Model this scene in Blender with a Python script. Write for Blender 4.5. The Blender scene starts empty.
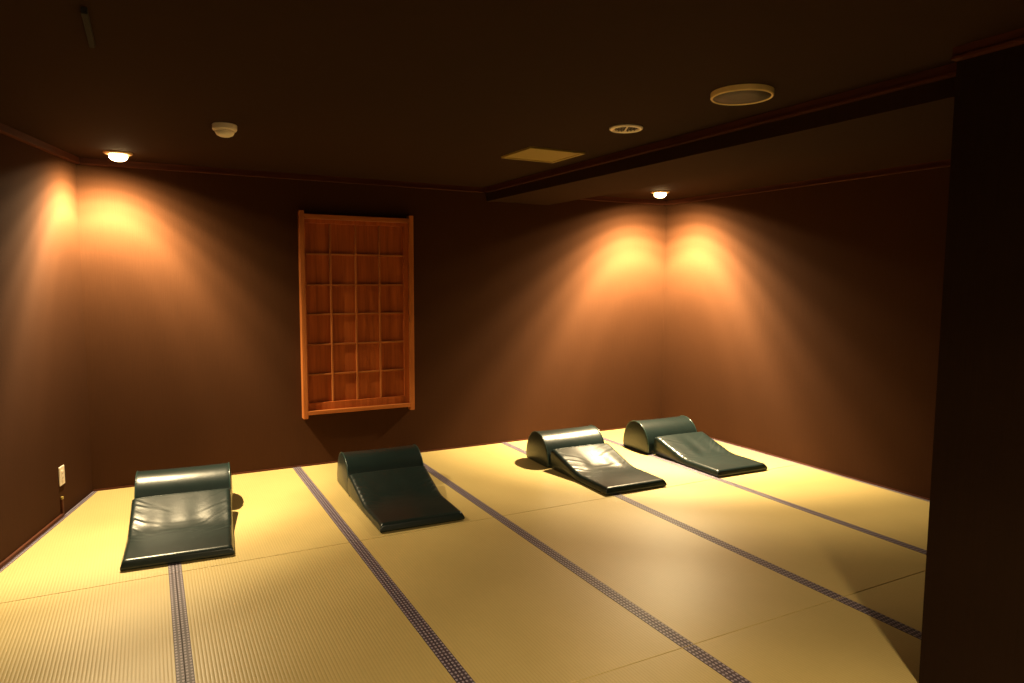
import bpy, bmesh, math, random
from mathutils import Vector, Matrix
random.seed(7)
SC = bpy.context.scene
COL = SC.collection

# ------------------------------------------------------------------ measures
CEIL = 2.39            # ceiling height
LW = -0.2631           # the left wall leans out: x = LW * |y|
XR = 5.30              # right wall
YA, YB, YC = -1.824, -3.634, -5.46   # short-end seams between the tatami rows
COLX = [-0.47, 0.4855, 1.4455, 2.4005, 3.375, 4.331, XR]
BX, BY = 3.008, -4.258  # corner of the closet block at the right front
YF = -7.6              # wall behind the camera
BEAM0, BEAM1, BEAMZ = 3.19, 3.84, 2.27
T = 0.12


def left_x(y):
    return LW * -y


# ------------------------------------------------------------------ helpers
def link(o):
    COL.objects.link(o)
    return o


def mesh_obj(name, bm, mat, parent=None, loc=(0, 0, 0), rotz=0.0, smooth=False):
    bmesh.ops.recalc_face_normals(bm, faces=bm.faces[:])
    me = bpy.data.meshes.new(name)
    bm.to_mesh(me)
    bm.free()
    if smooth:
        for p in me.polygons:
            p.use_smooth = True
    me.materials.append(mat)
    o = link(bpy.data.objects.new(name, me))
    o.location = loc
    o.rotation_euler = (0, 0, rotz)
    if parent:
        o.parent = parent
    return o


def empty(name, loc, rotz=0.0):
    o = link(bpy.data.objects.new(name, None))
    o.empty_display_size = 0.1
    o.location = loc
    o.rotation_euler = (0, 0, rotz)
    return o


def tag(o, label, cat, group=None):
    o['label'] = label
    o['category'] = cat
    if group:
        o['group'] = group
    return o


def structure(o):
    o['kind'] = 'structure'
    return o


def box(bm, x0, x1, y0, y1, z0, z1, bevel=0.0, seg=2):
    n = bmesh.new()
    bmesh.ops.create_cube(n, size=1.0)
    for v in n.verts:
        v.co = Vector(((x0 + x1) / 2 + v.co.x * (x1 - x0), (y0 + y1) / 2 + v.co.y * (y1 - y0), (z0 + z1) / 2 + v.co.z * (z1 - z0)))
    if bevel:
        bmesh.ops.bevel(n, geom=n.edges[:], offset=bevel, segments=seg, profile=0.5, affect='EDGES')
    me = bpy.data.meshes.new('tmp')
    n.to_mesh(me)
    n.free()
    bm.from_mesh(me)
    bpy.data.meshes.remove(me)
    return bm


def boxes(*args, bevel=0.0):
    bm = bmesh.new()
    for a in args:
        box(bm, *a, bevel=bevel)
    return bm


def prism(bm, poly, z0, z1):
    a = [bm.verts.new((x, y, z0)) for x, y in poly]
    b = [bm.verts.new((x, y, z1)) for x, y in poly]
    n = len(poly)
    bm.faces.new(a)
    bm.faces.new(b)
    for i in range(n):
        bm.faces.new((a[i], a[(i + 1) % n], b[(i + 1) % n], b[i]))
    return bm


def lathe(bm, prof, n=48, cx=0.0, cy=0.0):
    """prof: list of (r, z); closed with caps where r == 0."""
    rings = []
    for r, z in prof:
        if r < 1e-6:
            rings.append([bm.verts.new((cx, cy, z))])
        else:
            rings.append([bm.verts.new((cx + r * math.cos(2 * math.pi * i / n), cy + r * math.sin(2 * math.pi * i / n), z)) for i in range(n)])
    for a, b in zip(rings, rings[1:]):
        for i in range(n):
            j = (i + 1) % n
            if len(a) == 1 and len(b) == 1:
                continue
            if len(a) == 1:
                bm.faces.new((a[0], b[i], b[j]))
            elif len(b) == 1:
                bm.faces.new((a[i], a[j], b[0]))
            else:
                bm.faces.new((a[i], a[j], b[j], b[i]))
    return bm


def tube(bm, pts, r, n=10, closed=False):
    pts = [Vector(p) for p in pts]
    rings = []
    m = len(pts)
    for i, p in enumerate(pts):
        if closed:
            d = pts[(i + 1) % m] - pts[i - 1]
        else:
            d = pts[min(i + 1, m - 1)] - pts[max(i - 1, 0)]
        d.normalize()
        ref = Vector((1, 0, 0)) if abs(d.x) < 0.8 else Vector((0, 0, 1))
        u = d.cross(ref).normalized()
        w = d.cross(u).normalized()
        rings.append([bm.verts.new(p + (u * math.cos(2 * math.pi * k / n) + w * math.sin(2 * math.pi * k / n)) * r) for k in range(n)])
    pairs = list(zip(rings, rings[1:]))
    if closed:
        pairs.append((rings[-1], rings[0]))
    for a, b in pairs:
        for k in range(n):
            bm.faces.new((a[k], a[(k + 1) % n], b[(k + 1) % n], b[k]))
    if not closed:
        bm.faces.new(rings[0])
        bm.faces.new(rings[-1])
    return bm


# ------------------------------------------------------------------ materials
class NT:
    def __init__(self, name):
        self.m = bpy.data.materials.new(name)
        self.m.use_nodes = True
        self.t = self.m.node_tree
        self.b = self.t.nodes['Principled BSDF']

    def n(self, typ, **kw):
        nd = self.t.nodes.new(typ)
        for k, v in kw.items():
            if k in nd.inputs:
                nd.inputs[k].default_value = v
            else:
                setattr(nd, k, v)
        return nd

    def l(self, a, b):
        self.t.links.new(a, b)

    def math(self, op, a, b=None, c=None):
        nd = self.t.nodes.new('ShaderNodeMath')
        nd.operation = op
        for i, v in enumerate((a, b, c)):
            if v is None:
                continue
            if isinstance(v, (int, float)):
                nd.inputs[i].default_value = v
            else:
                self.l(v, nd.inputs[i])
        return nd.outputs[0]

    def mix(self, fac, a, b):
        nd = self.t.nodes.new('ShaderNodeMix')
        nd.data_type = 'RGBA'
        for s, v in ((nd.inputs[0], fac), (nd.inputs[6], a), (nd.inputs[7], b)):
            if isinstance(v, (int, float)):
                s.default_value = v
            elif isinstance(v, tuple):
                s.default_value = (*v, 1)
            else:
                self.l(v, s)
        return nd.outputs[2]

    def noise(self, scale, detail=3, vec_scale=(1, 1, 1), coord='Object'):
        tc = self.n('ShaderNodeTexCoord')
        mp = self.n('ShaderNodeMapping')
        mp.inputs['Scale'].default_value = vec_scale
        self.l(tc.outputs[coord], mp.inputs['Vector'])
        nz = self.n('ShaderNodeTexNoise')
        nz.inputs['Scale'].default_value = scale
        nz.inputs['Detail'].default_value = detail
        self.l(mp.outputs[0], nz.inputs['Vector'])
        return nz.outputs[0]

    def bump(self, h, strength, dist):
        bp = self.n('ShaderNodeBump')
        bp.inputs['Strength'].default_value = strength
        bp.inputs['Distance'].default_value = dist
        self.l(h, bp.inputs['Height'])
        self.l(bp.outputs[0], self.b.inputs['Normal'])


def plain(name, col, rough=0.5, metal=0.0, noise=0.0):
    k = NT(name)
    k.b.inputs['Roughness'].default_value = rough
    k.b.inputs['Metallic'].default_value = metal
    f = k.noise(35, 3)
    d = tuple(c * (1 - noise) for c in col)
    k.l(k.mix(f, d, col), k.b.inputs['Base Color'])
    return k.m


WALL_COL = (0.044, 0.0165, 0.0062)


def wall_material(name, col):
    k = NT(name)
    k.b.inputs['Roughness'].default_value = 0.85
    k.b.inputs['Specular IOR Level'].default_value = 0.06
    fib = k.noise(1.0, 3, (140, 140, 5))
    weave = k.noise(1.0, 2, (12, 12, 220))
    big = k.noise(2.0, 2)
    f = k.math('ADD', k.math('MULTIPLY', fib, 0.55), k.math('MULTIPLY', weave, 0.25))
    f = k.math('ADD', f, k.math('MULTIPLY', big, 0.2))
    lo = tuple(c * 0.72 for c in col)
    hi = tuple(c * 1.28 for c in col)
    k.l(k.mix(f, lo, hi), k.b.inputs['Base Color'])
    k.bump(k.math('ADD', fib, k.math('MULTIPLY', weave, 0.5)), 0.25, 0.002)
    return k.m


def wood_material(name, dark, light, rough=0.45, axis='Z', scale=1.0):
    k = NT(name)
    k.b.inputs['Roughness'].default_value = rough
    k.b.inputs['Specular IOR Level'].default_value = 0.12
    s = {'Z': (28, 28, 1.6), 'X': (1.6, 28, 28), 'Y': (28, 1.6, 28)}[axis]
    g = k.noise(scale, 4, s)
    fine = k.noise(scale * 4, 3, s)
    f = k.math('ADD', k.math('MULTIPLY', g, 0.75), k.math('MULTIPLY', fine, 0.25))
    f = k.math('MULTIPLY', k.math('SUBTRACT', f, 0.3), 2.4)
    cl = k.n('ShaderNodeClamp')
    k.l(f, cl.inputs[0])
    k.l(k.mix(cl.outputs[0], dark, light), k.b.inputs['Base Color'])
    k.bump(fine, 0.1, 0.001)
    return k.m


def tatami_material():
    k = NT('woven_rush')
    tc = k.n('ShaderNodeTexCoord')
    sp = k.n('ShaderNodeSeparateXYZ')
    k.l(tc.outputs['Object'], sp.inputs[0])
    rib = k.math('ABSOLUTE', k.math('SINE', k.math('MULTIPLY', sp.outputs[0], math.pi / 0.0145)))
    strand = k.noise(1.0, 2, (9, 420, 1))
    blot = k.noise(2.2, 3, (1, 1, 1))
    patch = k.noise(1.0, 3, (60, 7, 1))
    oi = k.n('ShaderNodeObjectInfo')
    f = k.math('ADD', k.math('MULTIPLY', blot, 0.45), k.math('MULTIPLY', strand, 0.3))
    f = k.math('ADD', f, k.math('MULTIPLY', patch, 0.15))
    f = k.math('ADD', f, k.math('MULTIPLY', oi.outputs['Random'], 0.12))
    base = k.mix(f, TAT_LO, TAT_HI)
    groove = k.math('POWER', k.math('SUBTRACT', 1.0, rib), 3.0)
    col = k.mix(k.math('MULTIPLY', groove, 0.32), base, TAT_GROOVE)
    k.l(col, k.b.inputs['Base Color'])
    k.b.inputs['Roughness'].default_value = 0.38
    k.b.inputs['Specular IOR Level'].default_value = 1.0
    h = k.math('ADD', rib, k.math('MULTIPLY', strand, 0.3))
    k.bump(h, 0.4, 0.0014)
    return k.m


def border_material():
    """Cloth edging with two rows of pale woven dots (local Y runs along the strip)."""
    k = NT('edging_cloth')
    tc = k.n('ShaderNodeTexCoord')
    sp = k.n('ShaderNodeSeparateXYZ')
    k.l(tc.outputs['Object'], sp.inputs[0])
    ax = k.math('ABSOLUTE', sp.outputs[0])
    ax = k.math('DIVIDE', k.math('SUBTRACT', ax, 0.0085), 0.0046)
    py = k.math('DIVIDE', k.math('SUBTRACT', k.math('FRACT', k.math('DIVIDE', sp.outputs[1], 0.024)), 0.5), 0.30)
    d = k.math('ADD', k.math('MULTIPLY', ax, ax), k.math('MULTIPLY', py, py))
    dot = k.math('LESS_THAN', d, 1.0)
    col = k.mix(dot, (0.058, 0.042, 0.062), (0.34, 0.29, 0.35))
    k.l(col, k.b.inputs['Base Color'])
    k.b.inputs['Roughness'].default_value = 0.42
    k.bump(k.noise(900, 2), 0.15, 0.0006)
    return k.m


def leather_material():
    k = NT('green_leatherette')
    f = k.noise(14, 3)
    k.l(k.mix(f, (0.006, 0.0125, 0.0125), (0.010, 0.020, 0.019)), k.b.inputs['Base Color'])
    k.b.inputs['Roughness'].default_value = 0.31
    k.b.inputs['Specular IOR Level'].default_value = 0.43
    grain = k.noise(260, 3)
    crease = k.noise(9, 3)
    k.bump(k.math('ADD', k.math('MULTIPLY', grain, 0.25), crease), 0.22, 0.006)
    return k.m


def emissive(name, col, strength):
    k = NT(name)
    k.b.inputs['Base Color'].default_value = (0.9, 0.85, 0.75, 1)
    k.b.inputs['Emission Color'].default_value = (*col, 1)
    k.b.inputs['Emission Strength'].default_value = strength
    f = k.noise(20, 1)
    k.l(k.math('ADD', 0.35, k.math('MULTIPLY', f, 0.05)), k.b.inputs['Roughness'])
    return k.m


TAT_LO, TAT_HI, TAT_GROOVE = (0.42, 0.315, 0.11), (0.645, 0.50, 0.21), (0.27, 0.175, 0.065)
M_WALL = wall_material('brown_fabric_wallcover', WALL_COL)
M_CEIL = wall_material('brown_ceiling_paper', (0.028, 0.013, 0.006))
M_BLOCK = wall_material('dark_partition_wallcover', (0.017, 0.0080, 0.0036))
M_BEAM = wall_material('brown_beam_paper', (0.028, 0.013, 0.006))
M_TRIM = wood_material('red_brown_trim_wood', (0.05, 0.014, 0.006), (0.10, 0.030, 0.013), 0.65, 'X')
M_TRIMY = wood_material('red_brown_trim_wood_lengthwise', (0.05, 0.014, 0.006), (0.10, 0.030, 0.013), 0.65, 'Y')
M_FRAME = wood_material('orange_frame_wood', (0.26, 0.072, 0.016), (0.44, 0.145, 0.037), 0.4, 'Z')
M_FRAMEX = wood_material('orange_rail_wood', (0.26, 0.072, 0.016), (0.44, 0.145, 0.037), 0.4, 'X')
M_BOARD = wood_material('red_board_wood', (0.24, 0.050, 0.009), (0.44, 0.105, 0.020), 0.5, 'Z', 0.7)
M_TATAMI = tatami_material()
M_BORDER = border_material()
M_LEATHER = leather_material()
M_PIPING = plain('green_piping', (0.022, 0.05, 0.046), 0.28, 0, 0.2)
M_WHITE = plain('cream_plastic', (0.86, 0.76, 0.62), 0.4, 0, 0.08)
M_BEIGE = plain('beige_painted_metal', (0.32, 0.23, 0.05), 0.45, 0, 0.1)
M_SPEAK = plain('cream_speaker_rim', (0.80, 0.60, 0.27), 0.45, 0, 0.1)
M_MESH = plain('dark_speaker_mesh', (0.045, 0.028, 0.014), 0.6, 0, 0.3)
M_DARK = plain('dark_brown_metal', (0.008, 0.006, 0.005), 0.9, 0, 0.2)
M_RING = plain('brass_lamp_ring', (0.60, 0.42, 0.22), 0.35, 0.0, 0.1)
M_HOLE = plain('socket_slot', (0.03, 0.025, 0.02), 0.6, 0, 0.1)
M_BULB = emissive('glowing_lamp_glass', (1.0, 0.66, 0.30), 24.0)

# ------------------------------------------------------------------ room shell
lt = Vector((LW, -1, 0)).normalized()          # direction along the left wall, towards the camera
ln = Vector((-lt.y, lt.x, 0))                  # points into the room
if ln.x < 0:
    ln = -ln
ang_left = math.atan2(lt.y, lt.x) + math.pi / 2  # so that local -Y runs along the wall

structure(mesh_obj('wall_back', boxes((-T, XR + T, 0, T, -0.06, CEIL + 0.1)), M_WALL))
structure(mesh_obj('wall_right', boxes((XR, XR + T, BY - 0.02, 0, -0.06, CEIL + 0.1)), M_WALL))
Lw = math.hypot(YF, LW * YF)
structure(mesh_obj('wall_left', boxes((-T, 0, -Lw, 0, -0.06, CEIL + 0.1)), M_WALL, None, (0, 0, 0), ang_left))
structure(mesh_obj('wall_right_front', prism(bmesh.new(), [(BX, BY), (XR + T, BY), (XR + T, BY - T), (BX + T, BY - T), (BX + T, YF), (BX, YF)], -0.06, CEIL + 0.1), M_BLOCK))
structure(mesh_obj('wall_front', boxes((left_x(YF) - T, BX + T, YF - T, YF, -0.06, CEIL + 0.1)), M_WALL))
structure(mesh_obj('ceiling', boxes((-2.3, XR + T, YF - T, T, CEIL, CEIL + 0.1)), M_CEIL))
structure(mesh_obj('ceiling_beam', boxes((BEAM0, BEAM1, BY, 0, BEAMZ, CEIL)), M_BEAM))

# floor: a bed under the mats; where the photograph shows no mat the rush runs on at mat height
fb = bmesh.new()
box(fb, -2.3, XR + T, YF - T, T, -0.16, -0.056)
prism(fb, [(left_x(YC) , YC - 0.003), (BX, YC - 0.003), (BX, YF), (left_x(YF), YF)], -0.056, 0)
prism(fb, [(left_x(YA), YA - 0.003), (COLX[0] - 0.001, YA - 0.003), (COLX[0] - 0.001, YB), (left_x(YB), YB)], -0.056, 0)
prism(fb, [(left_x(YB), YB - 0.003), (COLX[2] - 0.002, YB - 0.003), (COLX[2] - 0.002, YC), (left_x(YC), YC)], -0.056, 0)
prism(fb, [(COLX[5] + 0.002, YB - 0.003), (XR, YB - 0.003), (XR, BY), (COLX[5] + 0.002, BY)], -0.056, 0)
prism(fb, [(COLX[3] + 0.002, BY), (BX, BY), (BX, YC), (COLX[3] + 0.002, YC)], -0.056, 0)
structure(mesh_obj('floor', fb, M_TATAMI))

# ceiling trim: moulded strip, 45 mm high
Z0, Z1, D = 2.345, CEIL, 0.028


def trim_x(name, x0, x1, y):
    bm = bmesh.new()
    box(bm, x0, x1, y - D, y, Z0 + 0.010, Z1)
    box(bm, x0, x1, y - D - 0.008, y, Z0, Z0 + 0.010)
    return structure(mesh_obj(name, bm, M_TRIM))


def trim_y(name, y0, y1, x, side, loc=(0, 0, 0), rot=0.0):
    bm = bmesh.new()
    a, b = sorted((x, x + side * D))
    box(bm, a, b, y0, y1, Z0 + 0.010, Z1)
    a, b = sorted((x, x + side * (D + 0.008)))
    box(bm, a, b, y0, y1, Z0, Z0 + 0.010)
    return structure(mesh_obj(name, bm, M_TRIMY, None, loc, rot))


trim_x('trim_1', 0.0, BEAM0, 0)
trim_x('trim_2', BEAM1, XR, 0)
trim_y('trim_3', -Lw, 0, 0, 1, (0, 0, 0), ang_left)
trim_y('trim_4', BY, 0, XR, -1)
trim_y('trim_5', BY, -0.0, BEAM0, -1)
trim_y('trim_6', BY, -0.0, BEAM1, 1)
trim_y('trim_7', YF, BY - 0.0, BX, -1)

# thin wooden edging where the wall meets the mats
structure(mesh_obj('baseboard_back', boxes((0.006, XR, -0.008, 0, 0, 0.012)), M_TRIM))
structure(mesh_obj('baseboard_right', boxes((XR - 0.008, XR, BY, -0.008, 0, 0.012)), M_TRIMY))
structure(mesh_obj('baseboard_left', boxes((0, 0.014, -Lw, -0.545, 0, 0.022)), M_TRIMY, None, (0, 0, 0), ang_left))

# ------------------------------------------------------------------ tatami mats
BW = 0.032   # width of the cloth edging
GAP = 0.0007
END = 0.0026   # open joint between the short ends


def border(parent, p0, p1, inward):
    """One strip of edging along p0-p1 (mat-local), lying on the inner side."""
    p0, p1, inward = Vector(p0), Vector(p1), Vector(inward)
    d = p1 - p0
    L = d.length
    mid = (p0 + p1) / 2 + inward * (BW / 2)
    rz = math.atan2(d.y, d.x) - math.pi / 2
    bm = boxes((-BW / 2, BW / 2, -L / 2 + 0.0004, L / 2 - 0.0004, -0.004, 0.0018), bevel=0.0008)
    return mesh_obj('cloth_border', bm, M_BORDER, parent, (mid.x, mid.y, 0), rz)


def tatami(poly, borders, label):
    cx = sum(p[0] for p in poly) / len(poly)
    cy = sum(p[1] for p in poly) / len(poly)
    root = empty('tatami_mat', (cx, cy, 0))
    tag(root, label, 'tatami mat', 'tatami mats covering the floor')
    loc = [(x - cx, y - cy) for x, y in poly]
    bm = prism(bmesh.new(), loc, -0.055, 0)
    top = [e for e in bm.edges if all(v.co.z > -0.001 for v in e.verts)]
    bmesh.ops.bevel(bm, geom=top, offset=0.0007, segments=1, profile=0.5, affect='EDGES')
    mesh_obj('woven_surface', bm, M_TATAMI, root)
    for p0, p1, n in borders:
        border(root, (p0[0] - cx, p0[1] - cy, 0), (p1[0] - cx, p1[1] - cy, 0), (n[0], n[1], 0))
    return root


def rect_mat(c, y1, y0, label):
    xa, xb = COLX[c] + GAP, COLX[c + 1] - GAP
    ya, yb = y1 - END, y0 + END
    if c == 5:
        xb = XR - 0.002
    if y1 == 0:
        ya = -0.009
    bs = [((xa, yb), (xa, ya), (1, 0)), ((xb, yb), (xb, ya), (-1, 0))]
    return tatami([(xa, ya), (xb, ya), (xb, yb), (xa, yb)], bs, label)


def left_mat(y1, y0, label):
    """Mat cut along the slanting left wall; its right side is column line 0.4855 or -0.47."""
    xb = COLX[1] - GAP
    ya, yb = y1 - END, y0 + END
    if y1 == 0:
        ya = -0.009
    e = 0.003
    p = [(left_x(ya) + e, ya), (xb, ya), (xb, yb), (left_x(yb) + e, yb)]
    return tatami(p, [((p[3][0] - lt.x * 0.012, p[3][1] - lt.y * 0.012), (p[0][0], p[0][1]), (ln.x, ln.y)), ((xb, yb), (xb, ya), (-1, 0))], label)


left_mat(0, YA, 'straw tatami mat cut on a slant along the left wall in the back left corner')
rect_mat(1, 0, YA, 'straw tatami mat at the back wall, between the two left lounge pads')
rect_mat(2, 0, YA, 'straw tatami mat at the back wall, under the second lounge pad from the left')
rect_mat(3, 0, YA, 'straw tatami mat at the back wall, between the second and third lounge pads')
rect_mat(4, 0, YA, 'straw tatami mat against the back wall, under the third lounge pad from the left')
rect_mat(5, 0, YA, 'straw tatami mat in the back right corner, under the rightmost lounge pad')

# the second row: the left one is a full rectangle bounded by the column line out of frame
xa, xb = COLX[0] + GAP, COLX[1] - GAP
tatami([(xa, YA - END), (xb, YA - END), (xb, YB + END), (xa, YB + END)],
       [((xa, YB + END), (xa, YA - END), (1, 0)), ((xb, YB + END), (xb, YA - END), (-1, 0))],
       'straw tatami mat at the lower left edge of the photo, before the leftmost pad')
rect_mat(1, YA, YB, 'straw tatami mat in the middle row, second from the left')
rect_mat(2, YA, YB, 'straw tatami mat in the middle row, in front of the second pad from the left')
rect_mat(3, YA, YB, 'straw tatami mat in the middle row, just left of the one before the third pad')
rect_mat(4, YA, YB, 'straw tatami mat in the middle row, in front of the third pad from the left')
rect_mat(5, YA, YB, 'straw tatami mat along the right wall, in front of the rightmost pad')

# the front row: cut around the closet block
xa, xb = COLX[2] + GAP, COLX[3] - GAP
tatami([(xa, YB - END), (xb, YB - END), (xb, YC), (xa, YC)],
       [((xa, YC), (xa, YB - END), (1, 0)), ((xb, YC), (xb, YB - END), (-1, 0))],
       'straw tatami mat sliver at the bottom edge of the photo, leftmost of the front row')
xa, xb, xc = COLX[3] + GAP, COLX[4] - GAP, BX - 0.002
tatami([(xa, YB - END), (xb, YB - END), (xb, BY + 0.002), (xa, BY + 0.002)],
       [((xa, BY + 0.002), (xa, YB - END), (1, 0)), ((xb, BY + 0.002), (xb, YB - END), (-1, 0))],
       'straw tatami mat in the front row, crossed by a slanting shadow at the lower right')
xa, xb = COLX[4] + GAP, COLX[5] - GAP
tatami([(xa, YB - END), (xb, YB - END), (xb, BY + 0.002), (xa, BY + 0.002)],
       [((xa, BY + 0.002), (xa, YB - END), (1, 0)), ((xb, BY + 0.002), (xb, YB - END), (-1, 0))],
       'shaded triangle of straw tatami mat beside the foreground wall edge, rightmost of the front row')

# ------------------------------------------------------------------ lounge pads
PW, PL, PH = 0.550, 0.80, 0.170      # pad width, length, height of the raised end
BOLW, BOLD, BOLH = 0.578, 0.395, 0.264


def smooth01(t):
    t = max(0.0, min(1.0, t))
    return t * t * (3 - 2 * t)


def pad_height(t, shift=0.0):
    """t: distance from the front edge; shift: how much later the bend comes here."""
    lo, hi = 0.055, PH
    a, b = 0.355 + shift, 0.475 + shift      # the bend between the flat front and the straight ramp
    k = (hi - lo) / (PL - (a + b) / 2)
    if t <= a:
        return lo
    if t < b:
        return lo + k * (t - a) ** 2 / (2 * (b - a))
    return lo + k * (t - (a + b) / 2)


def spaced(n, L, r):
    """Positions 0..L, dense within r of both ends."""
    k = 7
    a = [r * (1 - math.cos(math.pi / 2 * i / k)) for i in range(k)]
    mid = [r + (L - 2 * r) * i / n for i in range(n + 1)]
    return a + mid + [L - x for x in reversed(a)]


def make_pad_mesh(seed):
    rnd = random.Random(seed)
    folds = []
    for side in (-1, 1):
        for i in range(9):
            folds.append((side, 0.33 + 0.055 * i + rnd.uniform(-0.018, 0.018), rnd.uniform(0.5, 1.3), rnd.uniform(0.03, 0.085),
                          rnd.uniform(-1.1, -0.3)))
    creases = [(rnd.uniform(0.34, 0.5), rnd.uniform(0.3, 0.8), rnd.uniform(-0.6, 0.6)) for _ in range(4)]
    wob = (rnd.uniform(0.6, 1.3), rnd.uniform(-0.05, 0.12), rnd.uniform(0, 6), rnd.uniform(0, 6))
    r = 0.026
    xs = [x - PW / 2 for x in spaced(64, PW, r)]
    ts = spaced(92, PL, r)
    bm = bmesh.new()

    def edge(d):
        if d >= r:
            return 0.0
        q = 1 - d / r
        return r * (1 - math.sqrt(max(0.0, 1 - q * q)))
    grid = []
    for t in ts:
        row = []
        for x in xs:
            dx = PW / 2 - abs(x)
            dt = min(t, PL - t)
            sh = 0.075 * wob[0] * math.exp(-((x / PW - wob[1]) / 0.2) ** 2) + 0.018 * math.sin(wob[2] + 17 * x) + 0.008 * math.sin(wob[3] + 43 * x)
            z = pad_height(t, sh)
            ramp = smooth01((t - 0.22) / 0.2) * smooth01((PL - t) / 0.06 + 0.25)
            # stuffed crown, hollow along the bend
            z += 0.004 * (1 - (2 * x / PW) ** 2) * smooth01(t / 0.2)
            z -= 0.003 * math.exp(-((t - 0.36) / 0.10) ** 2) * (1 - 0.5 * abs(2 * x / PW))
            # gathers that run in from the long sides over the ramp
            for side, ft, amp, reach, slope in folds:
                inn = PW / 2 - side * x
                if inn > 0.22:
                    continue
                amp_ = amp * smooth01(inn / 0.045)
                tc = ft + slope * inn
                z += 0.0050 * amp_ * math.exp(-((t - tc) / 0.0125) ** 2) * math.exp(-inn / reach) * ramp
                z -= 0.0036 * amp_ * math.exp(-((t - tc - 0.022) / 0.0125) ** 2) * math.exp(-inn / reach) * ramp
            for ct, amp, sl in creases:
                tc = ct + sl * x * x * 2
                z += 0.0022 * amp * math.exp(-((t - tc) / 0.014) ** 2) * math.exp(-(x / 0.16) ** 2)
            z -= edge(dx) + edge(dt) - edge(dx) * edge(dt) / r
            z = max(z, 0.02)
            row.append(bm.verts.new((x * (1 + 0.045 * t / PL), t, z)))
        grid.append(row)
    for a, b in zip(grid, grid[1:]):
        for i in range(len(xs) - 1):
            bm.faces.new((a[i], a[i + 1], b[i + 1], b[i]))
    # sides: bulge out a little and tuck in at the floor
    loop = grid[0][:] + [row[-1] for row in grid[1:]] + list(reversed(grid[-1][:-1])) + [row[0] for row in reversed(grid[1:-1])]
    prev = loop
    for k, (f, off) in enumerate(((0.72, 0.0035), (0.4, 0.0045), (0.15, 0.002), (0.0, -0.006))):
        new = []
        for v in loop:
            x, t, z = v.co
            ox = off * (1 if x > 0 else -1) if abs(abs(x) / (1 + 0.045 * t / PL) - PW / 2) < 1e-5 else 0
            ot = off * (1 if t > PL / 2 else -1) if (t < 1e-6 or t > PL - 1e-6) else 0
            new.append(bm.verts.new((x + ox, t + ot, 0.001 + (z - 0.001) * f)))
        n = len(loop)
        for i in range(n):
            bm.faces.new((prev[i], prev[(i + 1) % n], new[(i + 1) % n], new[i]))
        prev = new
    bm.faces.new(prev)
    return bm


def bolster_outline(n=56):
    """Half-round end outline (y, z), flat on the floor."""
    pts = []
    for i in range(n + 1):
        a = math.pi * i / n
        c, s = math.cos(a), math.sin(a)
        e = 0.86 if c < 0 else 1.02          # square-shouldered towards the pad, rounder behind
        y = BOLD / 2 * math.copysign(abs(c) ** e, c)
        z = BOLH * abs(s) ** (0.84 if c < 0 else 0.98)
        # belly: the lower third tucks in under the widest line
        tuck = max(0.0, 1 - z / 0.07)
        y *= 1 - 0.07 * tuck * tuck
        pts.append((y + 0.018 * (z / BOLH) ** 2, 0.001 + z))
    return pts


def make_bolster_mesh():
    out = bolster_outline()
    bm = bmesh.new()
    r = 0.012
    W = BOLW / 2
    stations = []
    for i in range(6):
        q = i / 5 * math.pi / 2
        stations.append((-W + r * (1 - math.sin(q)), r * (1 - math.cos(q))))
    stations = stations[:]
    left = [(-W + r * (1 - math.cos(q)), r * (1 - math.sin(q))) for q in [k / 5 * math.pi / 2 for k in range(6)]]
    mid = [(-W + r + (2 * W - 2 * r) * i / 24, 0.0) for i in range(1, 24)]
    st = left + mid + [(-x, d) for x, d in reversed(left)]
    cz = BOLH * 0.45
    rings = []
    for x, d in st:
        sag = -0.0035 * (1 - (x / W) ** 2)
        ring = []
        for y, z in out:
            v = Vector((y, z - cz))
            L = max(v.length, 1e-6)
            v *= (L - d + sag) / L
            ring.append(bm.verts.new((x, v.x, max(0.001, v.y + cz))))
        rings.append(ring)
    n = len(out)
    for a, b in zip(rings, rings[1:]):
        for i in range(n):
            bm.faces.new((a[i], a[(i + 1) % n], b[(i + 1) % n], b[i]))
    # softly domed ends
    for ring, sgn in ((rings[0], -1), (rings[-1], 1)):
        prev = ring
        for f, bulge in ((0.8, 0.004), (0.5, 0.008), (0.2, 0.010)):
            new = [bm.verts.new((v.co.x + sgn * bulge, v.co.y * f, max(0.001, cz + (v.co.z - cz) * f))) for v in ring]
            for i in range(n):
                bm.faces.new((prev[i], prev[(i + 1) % n], new[(i + 1) % n], new[i]))
            prev = new
        bm.faces.new(prev)
    return bm


def make_bolster_piping(side):
    W = BOLW / 2 - 0.006
    pts = [(side * W, y, max(0.006, z)) for y, z in bolster_outline()]
    return tube(bmesh.new(), pts, 0.0042, 8)


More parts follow.
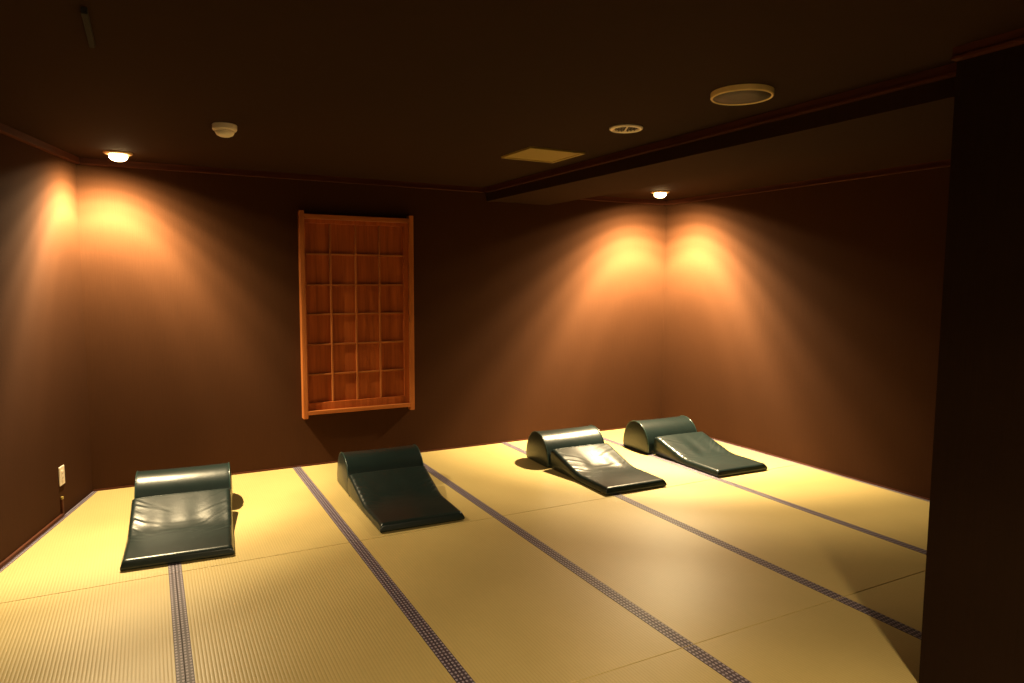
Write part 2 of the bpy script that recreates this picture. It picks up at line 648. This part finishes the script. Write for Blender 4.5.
PADS = [  # front edge centre, heading, bolster shift (x, y), label, width
    ((0.507, -1.700), -4.0, (0.006, 0.02), 'dark green lounge pad with bolster, leftmost of the four, nearest the left wall', 0.556),
    ((1.896, -1.776), -1.6, (0.004, 0.0), 'dark green lounge pad with bolster, second from left, without glare, below the lattice panel', 0.550),
    ((3.563, -1.800), -1.6, (-0.014, 0.0), 'dark green lounge pad with bolster, third from left, white glare on its slope', 0.538),
    ((4.615, -1.825), -2.0, (-0.040, 0.0), 'dark green lounge pad with bolster, rightmost of the four, in the back right corner', 0.524),
]
bolster_me = piping_me = None
for i, ((x, y), rz, (bx, by), lab, PW) in enumerate(PADS):
    root = empty('lounge_pad', (x, y, 0.0022), math.radians(rz))
    tag(root, lab, 'lounge pad', 'dark green lounge pads laid out in a row')
    p = mesh_obj('cushion_pad', make_pad_mesh(11 + i), M_LEATHER, root, smooth=True)
    if bolster_me is None:
        b = mesh_obj('bolster', make_bolster_mesh(), M_LEATHER, root, smooth=True)
        bolster_me = b.data
        piping_me = [mesh_obj('piping', make_bolster_piping(s), M_PIPING, b, smooth=True).data for s in (-1, 1)]
    else:
        b = link(bpy.data.objects.new('bolster', bolster_me))
        b.parent = root
        for me in piping_me:
            q = link(bpy.data.objects.new('piping', me))
            q.parent = b
    b.location = (bx, PL + 0.012 + BOLD / 2 + by, 0)

# ------------------------------------------------------------------ lattice window panel on the back wall
WX0, WX1, WZ0, WZ1 = 1.500, 2.458, 0.408, 2.100
win = empty('lattice_panel', ((WX0 + WX1) / 2, 0, WZ0))
tag(win, 'tall orange-brown wooden lattice window panel hung on the dark back wall', 'lattice panel')
ox, oz = (WX0 + WX1) / 2, WZ0


def wpart(name, mat, *bxs, bevel=0.0015, parent=None):
    bm = bmesh.new()
    for a in bxs:
        box(bm, a[0] - ox, a[1] - ox, a[2], a[3], a[4] - oz, a[5] - oz, bevel=bevel, seg=1)
    return mesh_obj(name, bm, mat, parent or win)


SW = 0.040
wpart('stile', M_FRAME, (WX0, WX0 + SW, -0.066, 0, WZ0, WZ1), bevel=0.003)
wpart('stile', M_FRAME, (WX1 - SW, WX1, -0.066, 0, WZ0, WZ1), bevel=0.003)
wpart('top_rail', M_FRAMEX, (WX0 + SW, WX1 - SW, -0.060, 0, WZ1 - 0.063, WZ1 - 0.025), bevel=0.003)
wpart('bottom_rail', M_FRAMEX, (WX0 + SW, WX1 - SW, -0.066, 0, WZ0 + 0.030, WZ0 + 0.062), bevel=0.003)
IX0, IX1, IZ0, IZ1 = WX0 + SW, WX1 - SW, WZ0 + 0.062, WZ1 - 0.063
wpart('backing_board', M_BOARD, (IX0, IX1, -0.010, -0.001, IZ0, IZ1), bevel=0)
V = [1.7516, 1.9605, 2.165]
VL, VR = 1.553, 2.376
HZ = [1.756, 1.5046, 1.2625, 1.0136, 0.7655]
ZB, ZT = 0.533, 2.005
inner = wpart('sash_frame', M_BOARD, (IX0, VL, -0.036, -0.010, IZ0, IZ1), (VR, IX1, -0.036, -0.010, IZ0, IZ1),
              (VL, VR, -0.036, -0.010, IZ0, ZB), (VL, VR, -0.036, -0.010, ZT, IZ1), bevel=0.002)
for x in V:
    wpart('lattice_bar', M_FRAME, (x - 0.007, x + 0.007, -0.034, -0.010, ZB, ZT), bevel=0.0012)
for z in HZ:
    wpart('lattice_bar', M_FRAMEX, (VL, VR, -0.030, -0.010, z - 0.007, z + 0.007), bevel=0.0012)

# ------------------------------------------------------------------ things on the left wall
def on_left(s, out, z):
    """Point on the left wall: s metres from the back corner, 'out' from the wall."""
    p = lt * s + ln * out
    return (p.x, p.y, z)


S_OUT = 0.528
o = empty('wall_outlet', on_left(S_OUT, 0, 0.268), ang_left)
tag(o, 'small cream wall outlet plate low on the left wall', 'outlet')
bm = boxes((0, 0.008, -0.040, 0.040, -0.062, 0.062), bevel=0.003)
mesh_obj('cover_plate', bm, M_WHITE, o)
sk = mesh_obj('socket_insert', boxes((0.008, 0.0105, -0.015, 0.015, -0.034, 0.034), bevel=0.001), M_WHITE, o)
for zz in (-0.016, 0.016):
    mesh_obj('socket_slots', boxes((0.0102, 0.0112, -0.007, -0.005, zz - 0.005, zz + 0.005), (0.0102, 0.0112, 0.005, 0.007, zz - 0.005, zz + 0.005)), M_HOLE, sk)

c = empty('cord_cover', on_left(0.548, 0, 0.0), ang_left)
tag(c, 'thin reddish cord cover rising from the skirting below the wall outlet', 'cord cover')
mesh_obj('channel', boxes((0, 0.012, -0.012, 0.012, 0.022, 0.115), bevel=0.003), M_TRIM, c)
mesh_obj('end_cap', boxes((0, 0.014, -0.011, 0.011, 0.115, 0.134), bevel=0.004), M_BEIGE, c)['label'] = 'pale end cap'

# ------------------------------------------------------------------ things on the ceiling
def ceiling_thing(name, x, y, label, cat, group=None):
    e = empty(name, (x, y, CEIL))
    return tag(e, label, cat, group)


# motion sensor
e = ceiling_thing('ceiling_sensor', 0.815, -1.64, 'small white two-tier round sensor on the ceiling, left of the middle', 'sensor')
mesh_obj('base', lathe(bmesh.new(), [(0, 0), (0.062, 0), (0.064, -0.004), (0.063, -0.026), (0.058, -0.034), (0, -0.034)]), M_WHITE, e, smooth=False)
mesh_obj('dome', lathe(bmesh.new(), [(0, -0.034), (0.050, -0.034), (0.049, -0.044), (0.042, -0.056), (0.026, -0.064), (0, -0.066)]), M_WHITE, e, smooth=True)

# square access panel
e = ceiling_thing('access_panel', 2.772, -1.722, 'flat square beige panel in the dark ceiling', 'ceiling panel')
q = 0.205
bm = boxes((-q, q, -q, -q + 0.022, -0.012, 0), (-q, q, q - 0.022, q, -0.012, 0), (-q, -q + 0.022, -q + 0.022, q - 0.022, -0.012, 0), (q - 0.022, q, -q + 0.022, q - 0.022, -0.012, 0))
mesh_obj('rim', bm, M_BEIGE, e)
mesh_obj('panel', boxes((-q + 0.025, q - 0.025, -q + 0.025, q - 0.025, -0.008, 0), bevel=0.002), M_BEIGE, e)

# round air vent
e = ceiling_thing('air_vent', 2.765, -2.642, 'small round ceiling vent with pale ring and slatted dark middle', 'vent')
mesh_obj('ring', lathe(bmesh.new(), [(0.066, 0), (0.091, 0), (0.091, -0.006), (0.084, -0.012), (0.068, -0.010), (0.066, 0)]), M_WHITE, e, smooth=True)
mesh_obj('back_plate', lathe(bmesh.new(), [(0, 0), (0.066, 0), (0.066, -0.002), (0, -0.002)]), M_DARK, e)
bm = bmesh.new()
for i in range(-3, 4):
    if i == 0:
        continue
    x = i * 0.017
    h = math.sqrt(max(0.0, 0.0655 ** 2 - x * x))
    box(bm, x - 0.003, x + 0.003, -h, h, -0.007, -0.002)
mesh_obj('slats', bm, M_MESH, e)
e.rotation_euler = (0, 0, -0.5)
mesh_obj('centre_bar', boxes((-0.004, 0.004, -0.066, 0.066, -0.010, -0.002), bevel=0.002), M_WHITE, e)

# round ceiling speaker
e = ceiling_thing('ceiling_speaker', 2.772, -3.470, 'large round ceiling speaker with pale ring and dark mesh', 'speaker')
mesh_obj('ring', lathe(bmesh.new(), [(0.124, 0), (0.134, 0), (0.134, -0.020), (0.131, -0.025), (0.124, -0.024), (0.124, 0)], 64), M_SPEAK, e)
mesh_obj('mesh_grille', lathe(bmesh.new(), [(0, 0), (0.124, 0), (0.124, -0.021), (0.06, -0.0225), (0, -0.023)], 64), M_MESH, e, smooth=True)

# slim dark rail near the upper left
e = ceiling_thing('ceiling_rail', 0.270, -3.02, 'slim dark rail on the ceiling at the upper left of the photo', 'rail')
mesh_obj('rail', boxes((-0.009, 0.009, -0.18, 0.18, -0.022, 0), bevel=0.003), M_DARK, e)

# ------------------------------------------------------------------ downlights
CURVE = [(0, 0.58), (16, 0.66), (28, 0.90), (37, 1.06), (47, 0.62), (56, 0.26), (66, 0.08), (76, 0.02), (86, 0.0)]


def downlight(x, y, label, watts, colour, aim=None, tilt=14, soft=0.03):
    e = ceiling_thing('downlight', x, y, label, 'downlight', 'ceiling downlights')
    mesh_obj('trim_ring', lathe(bmesh.new(), [(0.056, -0.004), (0.060, 0), (0.088, 0), (0.088, -0.005), (0.082, -0.011), (0.064, -0.016), (0.056, -0.013), (0.056, -0.004)]), M_RING, e, smooth=True)
    g = mesh_obj('lamp_glass', lathe(bmesh.new(), [(0, 0), (0.044, 0), (0.050, -0.010), (0.057, -0.026), (0.055, -0.036), (0.045, -0.047), (0.026, -0.055), (0, -0.058)]), M_BULB, e, smooth=True)
    g['label'] = 'glowing glass lamp'
    ld = bpy.data.lights.new('lamp_light', 'SPOT')
    ld.energy = watts
    ld.color = colour
    ld.spot_size = math.radians(168)
    ld.spot_blend = 0.1
    ld.shadow_soft_size = 0.03
    # photometric curve of the reflector lamp: strength against the angle from straight down
    ld.use_nodes = True
    t = ld.node_tree
    em = t.nodes['Emission']
    tc = t.nodes.new('ShaderNodeTexCoord')
    sp = t.nodes.new('ShaderNodeSeparateXYZ')
    t.links.new(tc.outputs['Normal'], sp.inputs[0])
    ab = t.nodes.new('ShaderNodeMath')
    ab.operation = 'ABSOLUTE'
    t.links.new(sp.outputs[2], ab.inputs[0])
    cr = t.nodes.new('ShaderNodeValToRGB')
    cr.color_ramp.interpolation = 'EASE'
    els = cr.color_ramp.elements
    els[0].position, els[1].position = 0.0, 1.0
    pts = [(math.cos(math.radians(a)), v) for a, v in CURVE]
    els[0].color = (0, 0, 0, 1)
    els[1].color = (CURVE[0][1],) * 3 + (1,)
    for p, v in pts[1:]:
        el = els.new(p)
        el.color = (v, v, v, 1)
    t.links.new(ab.outputs[0], cr.inputs[0])
    t.links.new(cr.outputs[0], em.inputs['Strength'])
    ld.shadow_soft_size = soft
    lo = link(bpy.data.objects.new('lamp_light', ld))
    lo.location = (0, 0, -0.098)
    if aim:                      # the adjustable lamp is tipped towards the room corner
        dv = Vector((aim[0], aim[1], 0)).normalized() * math.sin(math.radians(tilt)) + Vector((0, 0, -math.cos(math.radians(tilt))))
        lo.rotation_euler = dv.to_track_quat('-Z', 'Y').to_euler()
    lo.parent = e
    return e


WARM = (1.0, 0.775, 0.43)
downlight(0.270, -0.375, 'lit warm ceiling downlight in the back left corner', 930, WARM, (-0.66, 0.75))
downlight(4.725, -0.585, 'lit warm ceiling downlight in the back right corner', 2200, WARM, (0.7, 0.7))
# lamps of the same kind farther forward, above and behind the camera
F1 = downlight(1.42, -6.34, 'lit warm ceiling downlight behind the camera', 480, (1.0, 0.77, 0.44), (-0.4, 0.9), 20, 0.09)
downlight(-0.22, -3.22, 'lit warm ceiling downlight past the upper left corner of the photo', 8, WARM)

# ------------------------------------------------------------------ camera
cam = bpy.data.cameras.new('camera')
cam.sensor_width = 36.0
cam.sensor_fit = 'HORIZONTAL'
cam.lens = 688.25 / 1024 * 36.0
cam.clip_start = 0.05
co = link(bpy.data.objects.new('camera', cam))
pi_, ya, ro = 0.090088, 0.485992, 0.005327
fw = Vector((math.sin(ya) * math.cos(pi_), math.cos(ya) * math.cos(pi_), -math.sin(pi_)))
rt = Vector((math.cos(ya), -math.sin(ya), 0))
up = rt.cross(fw)
r2 = rt * math.cos(ro) + up * math.sin(ro)
u2 = up * math.cos(ro) - rt * math.sin(ro)
M = Matrix((r2, u2, -fw)).transposed().to_4x4()
M.translation = Vector((0.41183, -5.76977, 1.55930))
co.matrix_world = M
SC.camera = co

# ------------------------------------------------------------------ world and view
w = bpy.data.worlds.new('world')
w.use_nodes = True
w.node_tree.nodes['Background'].inputs[0].default_value = (0, 0, 0, 1)
w.node_tree.nodes['Background'].inputs[1].default_value = 0
SC.world = w
SC.view_settings.view_transform = 'Standard'
SC.view_settings.look = 'None'
SC.view_settings.gamma = 1.0
SC.view_settings.use_curve_mapping = False
SC.view_settings.exposure = 0.0
SC.cycles.use_denoising = True
SC.cycles.max_bounces = 8
SC.cycles.diffuse_bounces = 5
